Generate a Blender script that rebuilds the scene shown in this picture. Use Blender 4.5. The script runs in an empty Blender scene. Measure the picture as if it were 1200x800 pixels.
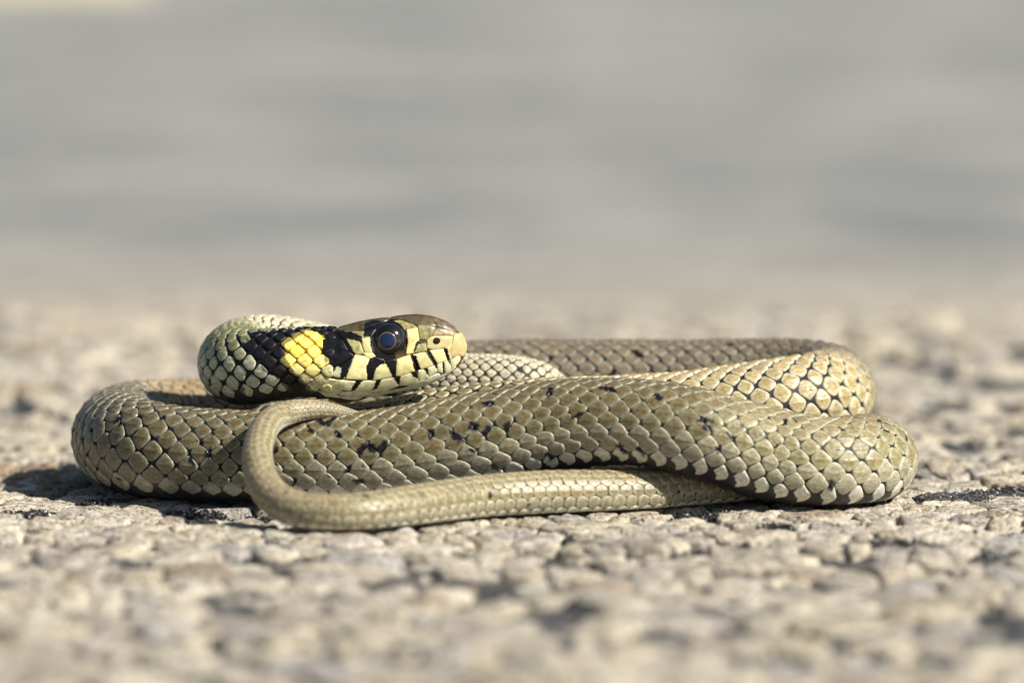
import bpy, math, random
import numpy as np
from mathutils import Vector, noise as mnoise
from mathutils.bvhtree import BVHTree

R = math.radians
rng = np.random.default_rng(11)
random.seed(11)
SC = bpy.context.scene
C = SC.collection

# ------------------------------------------------------------------ camera
U = 0.00015                 # metres per working unit (0.15 mm); lengths below are in these units
F = 8000.0                  # focal length in units
PITCH = R(5.5)              # camera looks down by this much
b0 = math.atan(195 / F)
L0 = F / math.cos(b0)
CAMP = np.array([0.0, -L0 * math.cos(PITCH + b0), L0 * math.sin(PITCH + b0)])
FW = np.array([0, math.cos(PITCH), -math.sin(PITCH)])
UP = np.array([0, math.sin(PITCH), math.cos(PITCH)])

cam = bpy.data.cameras.new('camera')
cam.sensor_width = 36
cam.lens = 18 * F / 600
cam.clip_start = 0.01
cam.clip_end = 100
cam.dof.use_dof = True
cam.dof.focus_distance = (F + 62) * U
cam.dof.aperture_fstop = 11.5
co = bpy.data.objects.new('camera', cam)
C.objects.link(co)
co.location = CAMP * U
co.rotation_euler = (math.pi / 2 - PITCH, 0, 0)
SC.camera = co

# ------------------------------------------------------------------ sky and sun
SUN = np.array([0.68, -0.38, 0.66]); SUN /= np.linalg.norm(SUN)
w = bpy.data.worlds.new('World'); SC.world = w; w.use_nodes = True
nt = w.node_tree
bg = nt.nodes['Background']
sky = nt.nodes.new('ShaderNodeTexSky'); sky.sky_type = 'NISHITA'; sky.sun_disc = False
sky.sun_elevation = math.asin(SUN[2]); sky.sun_rotation = math.atan2(SUN[0], SUN[1])
nt.links.new(sky.outputs[0], bg.inputs[0]); bg.inputs[1].default_value = 0.05
sl = bpy.data.lights.new('sun', 'SUN'); sl.energy = 5.0; sl.angle = R(0.5); sl.color = (1, 0.95, 0.86)
so = bpy.data.objects.new('sun', sl); C.objects.link(so)
so.rotation_euler = Vector(SUN).to_track_quat('Z', 'Y').to_euler()
SC.view_settings.view_transform = 'Standard'; SC.view_settings.look = 'None'
SC.view_settings.gamma = 1; SC.view_settings.exposure = 0.66
SC.cycles.max_bounces = 6

# ------------------------------------------------------------------ helpers
def unproj(px, py, Y):
    """world point (working units) seen at photo pixel px,py on the plane at depth Y"""
    px, py, Y = np.broadcast_arrays(np.asarray(px, float), np.asarray(py, float), np.asarray(Y, float))
    a = (px - 600) / F; b = -(py - 400) / F
    d = np.stack([a, FW[1] + b * UP[1], FW[2] + b * UP[2]], -1)
    t = (Y - CAMP[1]) / d[..., 1]
    return CAMP + d * t[..., None]

def proj(P):
    v = P - CAMP
    z = v @ FW
    return 600 + F * v[..., 0] / z, 400 - F * (v @ UP) / z

def smooth(x, a, b):
    t = np.clip((x - a) / (b - a), 0, 1)
    return t * t * (3 - 2 * t)

def mesh(name, V, faces, mat=None, col=None, suv=None, parent=None, smooth_=True, kind=None):
    """faces: (m,k) int array, or list of such arrays"""
    if not isinstance(faces, list): faces = [faces]
    V = np.asarray(V, dtype=np.float32) * U
    me = bpy.data.meshes.new(name)
    nl = sum(f.size for f in faces); nf = sum(len(f) for f in faces)
    me.vertices.add(len(V)); me.vertices.foreach_set('co', V.ravel())
    me.loops.add(nl); me.polygons.add(nf)
    me.loops.foreach_set('vertex_index', np.concatenate([f.ravel() for f in faces]).astype(np.int32))
    ls = []; s = 0
    for f in faces:
        ls.append(s + np.arange(len(f)) * f.shape[1]); s += f.size
    me.polygons.foreach_set('loop_start', np.concatenate(ls).astype(np.int32))
    me.update(calc_edges=True)
    me.polygons.foreach_set('use_smooth', np.full(nf, smooth_))
    if col is not None:
        a = me.color_attributes.new('col', 'FLOAT_COLOR', 'POINT')
        c4 = np.ones((len(V), 4), np.float32); c4[:, :3] = col
        a.data.foreach_set('color', c4.ravel())
    if suv is not None:
        a = me.attributes.new('suv', 'FLOAT_VECTOR', 'POINT')
        a.data.foreach_set('vector', np.asarray(suv, np.float32).ravel())
    o = bpy.data.objects.new(name, me)
    C.objects.link(o)
    if mat: me.materials.append(mat)
    if parent: o.parent = parent
    if kind: o['kind'] = kind
    return o

def N_(nt, typ, **kw):
    n = nt.nodes.new(typ)
    for k, v in kw.items(): setattr(n, k, v)
    return n

def newmat(name):
    m = bpy.data.materials.new(name); m.use_nodes = True
    return m, m.node_tree, m.node_tree.nodes['Principled BSDF']

def disc(rings, sect):
    """unit disc: centre + rings; returns uv rho and tri/quad faces"""
    rho = [0.0]; ang = [0.0]
    rr = np.array(rings)
    for r in rr:
        for k in range(sect):
            rho.append(r); ang.append(2 * math.pi * k / sect)
    tri = np.array([[0, 1 + k, 1 + (k + 1) % sect] for k in range(sect)])
    q = []
    for i in range(len(rr) - 1):
        for k in range(sect):
            a = 1 + i * sect + k; b = 1 + i * sect + (k + 1) % sect
            q.append([a, a + sect, b + sect, b])
    return np.array(rho), np.array(ang), tri, np.array(q)

# ------------------------------------------------------------------ materials
def mat_scale():
    m, t, p = newmat('snake_scale')
    at = N_(t, 'ShaderNodeAttribute', attribute_name='col')
    su = N_(t, 'ShaderNodeAttribute', attribute_name='suv')
    mp = N_(t, 'ShaderNodeMapping'); mp.inputs['Scale'].default_value = (1.3, 9, 1)
    t.links.new(su.outputs['Vector'], mp.inputs[0])
    st = N_(t, 'ShaderNodeTexNoise'); st.inputs['Scale'].default_value = 1.6; st.inputs['Detail'].default_value = 3
    t.links.new(mp.outputs[0], st.inputs['Vector'])
    tc = N_(t, 'ShaderNodeTexCoord')
    n2 = N_(t, 'ShaderNodeTexNoise'); n2.inputs['Scale'].default_value = 1500; n2.inputs['Detail'].default_value = 4
    t.links.new(tc.outputs['Object'], n2.inputs['Vector'])
    mx = N_(t, 'ShaderNodeMath', operation='MULTIPLY'); t.links.new(st.outputs['Fac'], mx.inputs[0]); t.links.new(n2.outputs['Fac'], mx.inputs[1])
    mr = N_(t, 'ShaderNodeMapRange'); mr.inputs['From Min'].default_value = 0.12; mr.inputs['From Max'].default_value = 0.4
    mr.inputs['To Min'].default_value = 0.6; mr.inputs['To Max'].default_value = 1.3
    t.links.new(mx.outputs[0], mr.inputs[0])
    mul = N_(t, 'ShaderNodeVectorMath', operation='SCALE'); t.links.new(at.outputs['Color'], mul.inputs[0]); t.links.new(mr.outputs[0], mul.inputs['Scale'])
    t.links.new(mul.outputs[0], p.inputs['Base Color'])
    rr = N_(t, 'ShaderNodeMapRange'); rr.inputs['From Min'].default_value = 0.3; rr.inputs['From Max'].default_value = 0.7
    rr.inputs['To Min'].default_value = 0.24; rr.inputs['To Max'].default_value = 0.52
    t.links.new(n2.outputs['Fac'], rr.inputs[0]); t.links.new(rr.outputs[0], p.inputs['Roughness'])
    bp = N_(t, 'ShaderNodeBump'); bp.inputs['Strength'].default_value = 0.35; bp.inputs['Distance'].default_value = 0.0002
    t.links.new(mx.outputs[0], bp.inputs['Height']); t.links.new(bp.outputs[0], p.inputs['Normal'])
    p.inputs['Specular IOR Level'].default_value = 0.38
    return m

def mat_head():
    m, t, p = newmat('head_shield')
    at = N_(t, 'ShaderNodeAttribute', attribute_name='col')
    tc = N_(t, 'ShaderNodeTexCoord')
    n2 = N_(t, 'ShaderNodeTexNoise'); n2.inputs['Scale'].default_value = 900; n2.inputs['Detail'].default_value = 5
    t.links.new(tc.outputs['Object'], n2.inputs['Vector'])
    mr = N_(t, 'ShaderNodeMapRange'); mr.inputs['From Min'].default_value = 0.3; mr.inputs['From Max'].default_value = 0.7
    mr.inputs['To Min'].default_value = 0.8; mr.inputs['To Max'].default_value = 1.14
    t.links.new(n2.outputs['Fac'], mr.inputs[0])
    mul = N_(t, 'ShaderNodeVectorMath', operation='SCALE'); t.links.new(at.outputs['Color'], mul.inputs[0]); t.links.new(mr.outputs[0], mul.inputs['Scale'])
    t.links.new(mul.outputs[0], p.inputs['Base Color'])
    rr = N_(t, 'ShaderNodeMapRange'); rr.inputs['From Min'].default_value = 0.35; rr.inputs['From Max'].default_value = 0.65
    rr.inputs['To Min'].default_value = 0.26; rr.inputs['To Max'].default_value = 0.5
    t.links.new(n2.outputs['Fac'], rr.inputs[0]); t.links.new(rr.outputs[0], p.inputs['Roughness']); p.inputs['Specular IOR Level'].default_value = 0.36
    bp = N_(t, 'ShaderNodeBump'); bp.inputs['Strength'].default_value = 0.45; bp.inputs['Distance'].default_value = 0.00016
    t.links.new(n2.outputs['Fac'], bp.inputs['Height']); t.links.new(bp.outputs[0], p.inputs['Normal'])
    return m

def mat_skin():
    m, t, p = newmat('dark_skin')
    at = N_(t, 'ShaderNodeAttribute', attribute_name='col')
    t.links.new(at.outputs['Color'], p.inputs['Base Color'])
    p.inputs['Roughness'].default_value = 0.55; p.inputs['Specular IOR Level'].default_value = 0.2
    return m

def mat_plain(name, col, rough, spec=0.5, coat=0):
    m, t, p = newmat(name)
    p.inputs['Base Color'].default_value = (*col, 1); p.inputs['Roughness'].default_value = rough
    p.inputs['Specular IOR Level'].default_value = spec; p.inputs['Coat Weight'].default_value = coat
    p.inputs['Coat Roughness'].default_value = 0.13
    return m

def mat_stone():
    m, t, p = newmat('pale_worn_stone')
    at = N_(t, 'ShaderNodeAttribute', attribute_name='col')
    tc = N_(t, 'ShaderNodeTexCoord')
    a = N_(t, 'ShaderNodeTexNoise'); a.inputs['Scale'].default_value = 260; a.inputs['Detail'].default_value = 6; a.inputs['Roughness'].default_value = 0.65
    b = N_(t, 'ShaderNodeTexNoise'); b.inputs['Scale'].default_value = 1400; b.inputs['Detail'].default_value = 5; b.inputs['Roughness'].default_value = 0.7
    for n in (a, b): t.links.new(tc.outputs['Object'], n.inputs['Vector'])
    cr = N_(t, 'ShaderNodeValToRGB')                     # dirt pits, fine and dark
    cr.color_ramp.elements[0].position = 0.38; cr.color_ramp.elements[0].color = (0.10, 0.095, 0.09, 1)
    cr.color_ramp.elements[1].position = 0.50; cr.color_ramp.elements[1].color = (1, 1, 1, 1)
    t.links.new(b.outputs['Fac'], cr.inputs[0])
    cr2 = N_(t, 'ShaderNodeValToRGB')
    cr2.color_ramp.elements[0].position = 0.36; cr2.color_ramp.elements[0].color = (0.5, 0.47, 0.44, 1)
    cr2.color_ramp.elements[1].position = 0.55; cr2.color_ramp.elements[1].color = (1, 1, 1, 1)
    t.links.new(a.outputs['Fac'], cr2.inputs[0])
    m1 = N_(t, 'ShaderNodeMix', data_type='RGBA', blend_type='MULTIPLY'); m1.inputs[0].default_value = 0.85
    t.links.new(at.outputs['Color'], m1.inputs[6]); t.links.new(cr.outputs[0], m1.inputs[7])
    m2 = N_(t, 'ShaderNodeMix', data_type='RGBA', blend_type='MULTIPLY'); m2.inputs[0].default_value = 1.0
    t.links.new(m1.outputs[2], m2.inputs[6]); t.links.new(cr2.outputs[0], m2.inputs[7])
    # sparse tar-filled pits
    c3 = N_(t, 'ShaderNodeTexNoise'); c3.inputs['Scale'].default_value = 430; c3.inputs['Detail'].default_value = 4; c3.inputs['Roughness'].default_value = 0.6; c3.inputs['Distortion'].default_value = 0.6
    t.links.new(tc.outputs['Object'], c3.inputs['Vector'])
    cr3 = N_(t, 'ShaderNodeValToRGB')
    cr3.color_ramp.elements[0].position = 0.355; cr3.color_ramp.elements[0].color = (0.06, 0.055, 0.05, 1)
    cr3.color_ramp.elements[1].position = 0.395; cr3.color_ramp.elements[1].color = (1, 1, 1, 1)
    t.links.new(c3.outputs['Fac'], cr3.inputs[0])
    m3 = N_(t, 'ShaderNodeMix', data_type='RGBA', blend_type='MULTIPLY'); m3.inputs[0].default_value = 1.0
    t.links.new(m2.outputs[2], m3.inputs[6]); t.links.new(cr3.outputs[0], m3.inputs[7])
    t.links.new(m3.outputs[2], p.inputs['Base Color'])
    p.inputs['Roughness'].default_value = 0.75
    bp = N_(t, 'ShaderNodeBump'); bp.inputs['Strength'].default_value = 1.0; bp.inputs['Distance'].default_value = 0.0008
    t.links.new(b.outputs['Fac'], bp.inputs['Height']); t.links.new(bp.outputs[0], p.inputs['Normal'])
    return m

def mat_road():
    """dark gritty binder near the snake; farther off, where nothing can be picked apart, pale chippings and then greyer asphalt"""
    m, t, p = newmat('asphalt_binder')
    tc = N_(t, 'ShaderNodeTexCoord')
    sep = N_(t, 'ShaderNodeSeparateXYZ'); t.links.new(tc.outputs['Object'], sep.inputs[0])
    v = N_(t, 'ShaderNodeTexVoronoi'); v.inputs['Scale'].default_value = 95
    n1 = N_(t, 'ShaderNodeTexNoise'); n1.inputs['Scale'].default_value = 1500; n1.inputs['Detail'].default_value = 4
    big = N_(t, 'ShaderNodeTexNoise'); big.inputs['Scale'].default_value = 6; big.inputs['Detail'].default_value = 3
    med = N_(t, 'ShaderNodeTexNoise'); med.inputs['Scale'].default_value = 15; med.inputs['Roughness'].default_value = 0.65; med.inputs['Detail'].default_value = 4
    for n in (v, n1): t.links.new(tc.outputs['Object'], n.inputs['Vector'])
    mp = N_(t, 'ShaderNodeMapping'); mp.inputs['Scale'].default_value = (1.0, 0.8, 1)
    t.links.new(tc.outputs['Object'], mp.inputs[0])
    for n in (big, med): t.links.new(mp.outputs[0], n.inputs['Vector'])
    dark = N_(t, 'ShaderNodeValToRGB')
    dark.color_ramp.elements[0].position = 0.45; dark.color_ramp.elements[0].color = (0.022, 0.022, 0.024, 1)
    dark.color_ramp.elements[1].position = 0.68; dark.color_ramp.elements[1].color = (0.20, 0.18, 0.15, 1)
    t.links.new(n1.outputs['Fac'], dark.inputs[0])
    da = N_(t, 'ShaderNodeAttribute', attribute_name='col')
    dust = N_(t, 'ShaderNodeMix', data_type='RGBA'); t.links.new(da.outputs['Fac'], dust.inputs[0]); t.links.new(dark.outputs[0], dust.inputs[6]); dust.inputs[7].default_value = (0.50, 0.455, 0.36, 1)
    chips = N_(t, 'ShaderNodeValToRGB')
    chips.color_ramp.elements[0].position = 0.0; chips.color_ramp.elements[0].color = (0.52, 0.465, 0.365, 1)
    chips.color_ramp.elements[1].position = 0.75; chips.color_ramp.elements[1].color = (0.30, 0.265, 0.205, 1)
    t.links.new(v.outputs['Distance'], chips.inputs[0])
    grey = N_(t, 'ShaderNodeValToRGB')
    grey.color_ramp.elements[0].position = 0.33; grey.color_ramp.elements[0].color = (0.168, 0.173, 0.168, 1)
    grey.color_ramp.elements[1].position = 0.68; grey.color_ramp.elements[1].color = (0.30, 0.288, 0.264, 1)
    mxn = N_(t, 'ShaderNodeMath', operation='ADD'); t.links.new(big.outputs['Fac'], mxn.inputs[0])
    md = N_(t, 'ShaderNodeMath', operation='MULTIPLY_ADD'); t.links.new(med.outputs['Fac'], md.inputs[0]); md.inputs[1].default_value = 1.15; md.inputs[2].default_value = -0.575
    t.links.new(md.outputs[0], mxn.inputs[1])
    t.links.new(mxn.outputs[0], grey.inputs[0])
    # where the newer grey surface begins: an uneven line across the road
    ed = N_(t, 'ShaderNodeMath', operation='MULTIPLY_ADD'); t.links.new(med.outputs['Fac'], ed.inputs[0]); ed.inputs[1].default_value = 0.10
    t.links.new(sep.outputs['Y'], ed.inputs[2])
    f1 = N_(t, 'ShaderNodeMapRange'); f1.inputs['From Min'].default_value = 2250 * U; f1.inputs['From Max'].default_value = 2500 * U
    t.links.new(sep.outputs['Y'], f1.inputs[0])
    f2 = N_(t, 'ShaderNodeMapRange'); f2.inputs['From Min'].default_value = 0.38; f2.inputs['From Max'].default_value = 0.64
    t.links.new(ed.outputs[0], f2.inputs[0])
    a = N_(t, 'ShaderNodeMix', data_type='RGBA'); t.links.new(f1.outputs[0], a.inputs[0]); t.links.new(dust.outputs[2], a.inputs[6]); t.links.new(chips.outputs[0], a.inputs[7])
    b = N_(t, 'ShaderNodeMix', data_type='RGBA'); t.links.new(f2.outputs[0], b.inputs[0]); t.links.new(a.outputs[2], b.inputs[6]); t.links.new(grey.outputs[0], b.inputs[7])
    t.links.new(b.outputs[2], p.inputs['Base Color'])
    rg = N_(t, 'ShaderNodeMapRange'); rg.inputs['To Min'].default_value = 0.38; rg.inputs['To Max'].default_value = 0.85
    t.links.new(f1.outputs[0], rg.inputs[0]); t.links.new(rg.outputs[0], p.inputs['Roughness'])
    bp = N_(t, 'ShaderNodeBump'); bp.inputs['Strength'].default_value = 1.0; bp.inputs['Distance'].default_value = 0.0005
    t.links.new(n1.outputs['Fac'], bp.inputs['Height']); t.links.new(bp.outputs[0], p.inputs['Normal'])
    return m

M_SCALE, M_HEAD, M_SKIN, M_STONE, M_ROAD = mat_scale(), mat_head(), mat_skin(), mat_stone(), mat_road()
M_GRIT = mat_plain('glossy_black_grit', (0.018, 0.018, 0.02), 0.3, 0.5)
_t = M_GRIT.node_tree; _a = _t.nodes.new('ShaderNodeAttribute'); _a.attribute_name = 'col'; _t.links.new(_a.outputs['Color'], _t.nodes['Principled BSDF'].inputs['Base Color'])
M_EYE = mat_plain('eye_gloss', (0.007, 0.006, 0.007), 0.07, 0.38, 1.0)
M_PUPIL = mat_plain('pupil_sky_tint', (0.010, 0.022, 0.07), 0.07, 0.38, 0.3)  # glossy pupil; the blue paints the sky's reflection into its base colour
M_IRIS = mat_plain('iris_gold', (0.17, 0.09, 0.025), 0.3, 0.5, 0.6)
M_NOSTRIL = mat_plain('nostril_dark', (0.006, 0.005, 0.005), 0.7, 0.2)
M_PAINT = mat_plain('pale_yellow_paint', (0.78, 0.66, 0.42), 0.7)

# ------------------------------------------------------------------ ground: sheet
_n3 = rng.uniform(-1, 1, (8, 8))
def vnoise(x, y, seed=0):
    """cheap tiling value noise, vectorised"""
    g = np.random.default_rng(100 + seed).uniform(-1, 1, (64, 64))
    xi = np.floor(x).astype(int); yi = np.floor(y).astype(int)
    fx = x - xi; fy = y - yi
    fx = fx * fx * (3 - 2 * fx); fy = fy * fy * (3 - 2 * fy)
    a = g[xi % 64, yi % 64]; b = g[(xi + 1) % 64, yi % 64]; c = g[xi % 64, (yi + 1) % 64]; d = g[(xi + 1) % 64, (yi + 1) % 64]
    return (a * (1 - fx) + b * fx) * (1 - fy) + (c * (1 - fx) + d * fx) * fy
def fbm(x, y, seed=0, o=4):
    s = 0; a = 1; t = 0
    for i in range(o):
        s = s + a * vnoise(x * 2 ** i + 17.3 * i, y * 2 ** i + 9.1 * i, seed + i); t += a; a *= 0.55
    return s / t

def grid_faces(nx, ny):
    i = np.arange(nx - 1)[:, None]; j = np.arange(ny - 1)[None, :]
    a = (i * ny + j).ravel()
    return np.stack([a, a + ny, a + ny + 1, a + 1], 1)

def axis(parts):
    out = [np.linspace(a, b, n, endpoint=False) for a, b, n in parts]
    return np.concatenate(out + [[parts[-1][1]]])

def snake_zone(X, Y):
    """1 on the flat patch the snake lies on"""
    return smooth(np.hypot(X / 620, (Y - 110) / 420), 1.12, 0.98)

def mound(X, Y):
    """long soft unevenness of the worn surface"""
    return (1 - snake_zone(X, Y)) * 8 * fbm(X / 330, Y / 330, 40, 3)

HOLES = ((528,108,60,46,.9), (612,165,62,50,.8), (-375,-30,42,30,.7), (-560,-40,34,34,.7), (-480,70,36,34,.7), (420,-330,45,60,.4), (-255,20,44,32,.6), (670,330,70,60,.5), (-130,-60,30,22,.4), (240,-45,46,26,.5), (300,-160,30,30,.4))
def holes(X, Y):
    h = np.zeros(np.shape(X))
    for hx, hy, a, b, k in HOLES:
        h = np.maximum(h, k * smooth(np.hypot((X - hx) / a, (Y - hy) / b) + .25 * fbm(X / 25, Y / 25, 30, 2), 1.1, .75))
    f = fbm(X / 48 + 3, Y / 62, 33, 3)
    return np.maximum(h, .5 * smooth(f, .19, .29) * (1 - snake_zone(X, Y)))
def dusty(X, Y):
    return smooth(fbm(X / 60, Y / 60, 20, 4) - .05, -0.06, 0.1) * (1 - smooth(holes(X, Y), .05, .3))
def base_h(X, Y):
    near = smooth(np.abs(Y - 100), 900, 500)
    h = -14 + 9.5 * dusty(X, Y) + 15 * holes(X, Y) + 4 * fbm(X / 60, Y / 60, 1, 3) + near * (3.0 * fbm(X / 9, Y / 9, 5, 3) + 1.6 * fbm(X / 3.3, Y / 3.3, 9, 2))
    return h + mound(X, Y)

xs = axis([(-400000, -3000, 8), (-3000, -760, 40), (-760, 760, 400), (760, 3000, 40), (3000, 400000, 8)])
ys = axis([(-7000, -1700, 10), (-1700, -420, 80), (-420, 560, 300), (560, 2600, 120), (2600, 20000, 60), (20000, 600000, 12)])
X, Y = np.meshgrid(xs, ys, indexing='ij')
Z = base_h(X, Y)
far = smooth(Y, 2200, 2500)
Z = Z * (1 - far) + far * (-2)
road = mesh('road', np.stack([X, Y, Z], -1).reshape(-1, 3), grid_faces(len(xs), len(ys)), M_ROAD, np.repeat(dusty(X, Y).reshape(-1, 1), 3, 1), kind='structure')
road['label'] = 'worn pale asphalt road with dark gritty binder under the snake'

# pale line far behind, upper left
pl = unproj(np.array([-500, 186, 190, -500]), np.array([6.5, 5.5, -40, -40]), 0)
def on_ground(px, py):
    a = (px - 600) / F; b = -(py - 400) / F
    d = np.array([a, FW[1] + b * UP[1], FW[2] + b * UP[2]])
    return CAMP + d * (-CAMP[2] / d[2])
q = np.array([on_ground(-700, -14), on_ground(172, -16), on_ground(176, -60), on_ground(-700, -60)])
q[:, 2] = 30
V = np.concatenate([q, q - [0, 0, 34]])
line = mesh('road_marking', V, np.array([[0, 1, 2, 3], [0, 4, 5, 1], [1, 5, 6, 2], [3, 2, 6, 7], [0, 3, 7, 4]]), M_PAINT, smooth_=False, kind='structure')

# ------------------------------------------------------------------ ground: stones
def stones_region(x0, x1, y0, y1, sp, drop, keep=lambda p: True):
    nx = int((x1 - x0) / sp) + 1; ny = int((y1 - y0) / sp) + 1
    gx, gy = np.meshgrid(np.arange(nx), np.arange(ny), indexing='ij')
    P = np.stack([x0 + (gx + 0.5 + rng.uniform(-.42, .42, gx.shape)) * sp, y0 + (gy + 0.5 + rng.uniform(-.42, .42, gx.shape)) * sp], -1)
    dv_ = fbm(P[..., 0] / 130, P[..., 1] / 130, 70, 3)
    alive = rng.uniform(0, 1, gx.shape) > np.clip(drop + .75 * dv_, .15, .88)
    return P, alive, nx, ny

def stone_outlines(P, alive, nx, ny, K, extra_gap):
    """polar radius of each Voronoi cell in K directions"""
    ang = np.arange(K) * 2 * math.pi / K
    dirs = np.stack([np.cos(ang), np.sin(ang)], -1)
    pad = 4
    I, J = np.nonzero(alive)
    c = P[I, J]
    r = np.full((len(I), K), 1e9)
    for di in range(-pad, pad + 1):
        for dj in range(-pad, pad + 1):
            if di == 0 and dj == 0: continue
            a = np.clip(I + di, 0, nx - 1); b = np.clip(J + dj, 0, ny - 1)
            ok = alive[a, b] & ~((a == I) & (b == J))
            d = P[a, b] - c
            dd = (d ** 2).sum(-1)
            pr = d @ dirs.T
            with np.errstate(divide='ignore', invalid='ignore'):
                rr = np.where(pr > 1e-6, dd[:, None] / 2 / pr, 1e9)
            rr[~ok] = 1e9
            r = np.minimum(r, rr)
    med = np.median(r, axis=1, keepdims=True)
    r = np.minimum(r, med * 1.7)
    # round the corners
    for _ in range(2):
        r = 0.25 * np.roll(r, 1, 1) + 0.5 * r + 0.25 * np.roll(r, -1, 1)
    r = np.maximum(r - extra_gap[:, None] if hasattr(extra_gap, '__len__') else r - extra_gap, 6)
    return c, r, ang

PAL = np.array([(0.57, 0.52, 0.43), (0.62, 0.56, 0.45), (0.50, 0.46, 0.40), (0.55, 0.49, 0.38), (0.46, 0.44, 0.41), (0.64, 0.59, 0.49), (0.40, 0.33, 0.25)])
PAL = PAL * np.array([1.14, 1.115, 1.085])
PW = np.array([.26, .22, .16, .14, .10, .08, .04])

def build_stones(c, r, ang, rings, seed):
    n, K = r.shape
    rho = np.array(rings); nr = len(rho)
    prof = np.where(rho <= 1, -(0.0 + 4.5 * np.clip(rho, 0, 1) ** 9), -6.0 - 16 * (rho - 1) / (rho.max() - 1 + 1e-9))
    top = rng.normal(0, 2.4, n) + 1.0
    zone = snake_zone(c[:, 0], c[:, 1])
    top = top * (1 - zone) + zone * np.minimum(-0.2, top * 0.35)
    sunk = rng.uniform(0, 1, n) < 0.08
    top[sunk] -= 5
    tilt = rng.normal(0, 0.035, (n, 2)) * (1 - 0.8 * zone)[:, None]
    rr = r[:, None, :] * np.minimum(rho, 1.06)[None, :, None]
    wob = 1 + 0.25 * fbm(c[:, :1] * .37 + 3 * np.cos(ang)[None], c[:, 1:] * .37 + 3 * np.sin(ang)[None], seed, 4)
    rr = rr * wob[:, None, :]
    x = c[:, 0, None, None] + rr * np.cos(ang); y = c[:, 1, None, None] + rr * np.sin(ang)
    z = np.broadcast_to(prof[None, :, None], x.shape) + top[:, None, None]
    z = z + tilt[:, 0, None, None] * (x - c[:, 0, None, None]) + tilt[:, 1, None, None] * (y - c[:, 1, None, None])
    fade = (rho <= 1)[None, :, None]
    z = z + fade * (5.5 * fbm(x / 30, y / 30, seed + 3, 3) + 4.2 * fbm(x / 8, y / 8, seed + 7, 3)) * (1 - 0.35 * zone)[:, None, None]
    z = z + mound(c[:, 0], c[:, 1])[:, None, None]
    cen = np.stack([c[:, 0], c[:, 1], top + mound(c[:, 0], c[:, 1]) + 1.5 * fbm(c[:, 0] / 22, c[:, 1] / 22, seed + 3, 3)], -1)
    V = np.concatenate([cen[:, None, :], np.stack([x, y, z], -1).reshape(n, -1, 3)], 1)
    col = PAL[rng.choice(len(PAL), n, p=PW)] * rng.normal(1, 0.12, (n, 1)).clip(.7, 1.25)
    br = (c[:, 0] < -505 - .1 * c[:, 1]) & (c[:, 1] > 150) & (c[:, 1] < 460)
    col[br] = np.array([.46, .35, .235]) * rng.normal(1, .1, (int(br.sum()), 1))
    return V, col

def stone_faces(K, nr):
    tri = np.array([[0, 1 + k, 1 + (k + 1) % K] for k in range(K)])
    q = []
    for i in range(nr - 1):
        for k in range(K):
            a = 1 + i * K + k; b = 1 + i * K + (k + 1) % K
            q.append([a, a + K, b + K, b])
    return tri, np.array(q)

def join(V, tri, q, colv):
    n, m, _ = V.shape
    off = (np.arange(n) * m)[:, None, None]
    fs = []
    if len(tri): fs.append((tri[None] + off).reshape(-1, 3))
    if len(q): fs.append((q[None] + off).reshape(-1, 4))
    return V.reshape(-1, 3), fs, colv.reshape(-1, 3)

# main bed: everything that can be told apart, about 8 mm chippings
P, alive, nx, ny = stones_region(-1000, 1000, -1700, 2500, 37, 0.52)
gap = 1.0 + 8 * rng.uniform(0, 1, int(alive.sum())) ** 3
K = 32
c, r, ang = stone_outlines(P, alive, nx, ny, K, gap)
# leave some beds of bare grit, where the photograph shows them
hole = np.zeros(len(c), bool)
hole = holes(c[:, 0], c[:, 1]) > .25
c, r = c[~hole], r[~hole]
near = (c[:, 1] > -330) & (c[:, 1] < 520) & (np.abs(c[:, 0]) < 680)
RN = [0.12, 0.25, 0.38, 0.5, 0.62, 0.73, 0.83, 0.91, 0.97, 1.0, 1.08]
RF = [0.35, 0.7, 0.92, 1.0, 1.08]
def px_size(c, r):
    p = np.stack([c[:, 0], c[:, 1], np.zeros(len(c))], -1)
    sx, sy = proj(p)
    d = (p - CAMP) @ FW
    return sx, sy, r.mean(1) * F / d
# near stones keep all K directions, the others every second one
sx, sy, sr = px_size(c, r)
size = np.where((sx > -40) & (sx < 1240) & (sy < 850) & (sy > 380), sr * (0.4 + smooth(sy, 470, 600)), 0)
order = np.argsort(-size)
single = np.zeros(len(c), bool); single[order[:290]] = True
single &= size > 5
fine = near
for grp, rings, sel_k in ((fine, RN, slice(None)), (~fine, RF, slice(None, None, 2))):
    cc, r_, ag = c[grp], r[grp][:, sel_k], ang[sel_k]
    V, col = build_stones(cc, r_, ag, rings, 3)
    tri, qq = stone_faces(len(ag), len(rings))
    sg = single[grp]
    m = V.shape[1]
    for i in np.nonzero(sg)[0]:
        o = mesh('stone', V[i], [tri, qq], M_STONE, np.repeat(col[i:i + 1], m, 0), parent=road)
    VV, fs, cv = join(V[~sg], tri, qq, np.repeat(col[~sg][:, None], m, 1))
    mesh('chipping_bed', VV, fs, M_STONE, cv, parent=road, kind='stuff')

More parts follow.
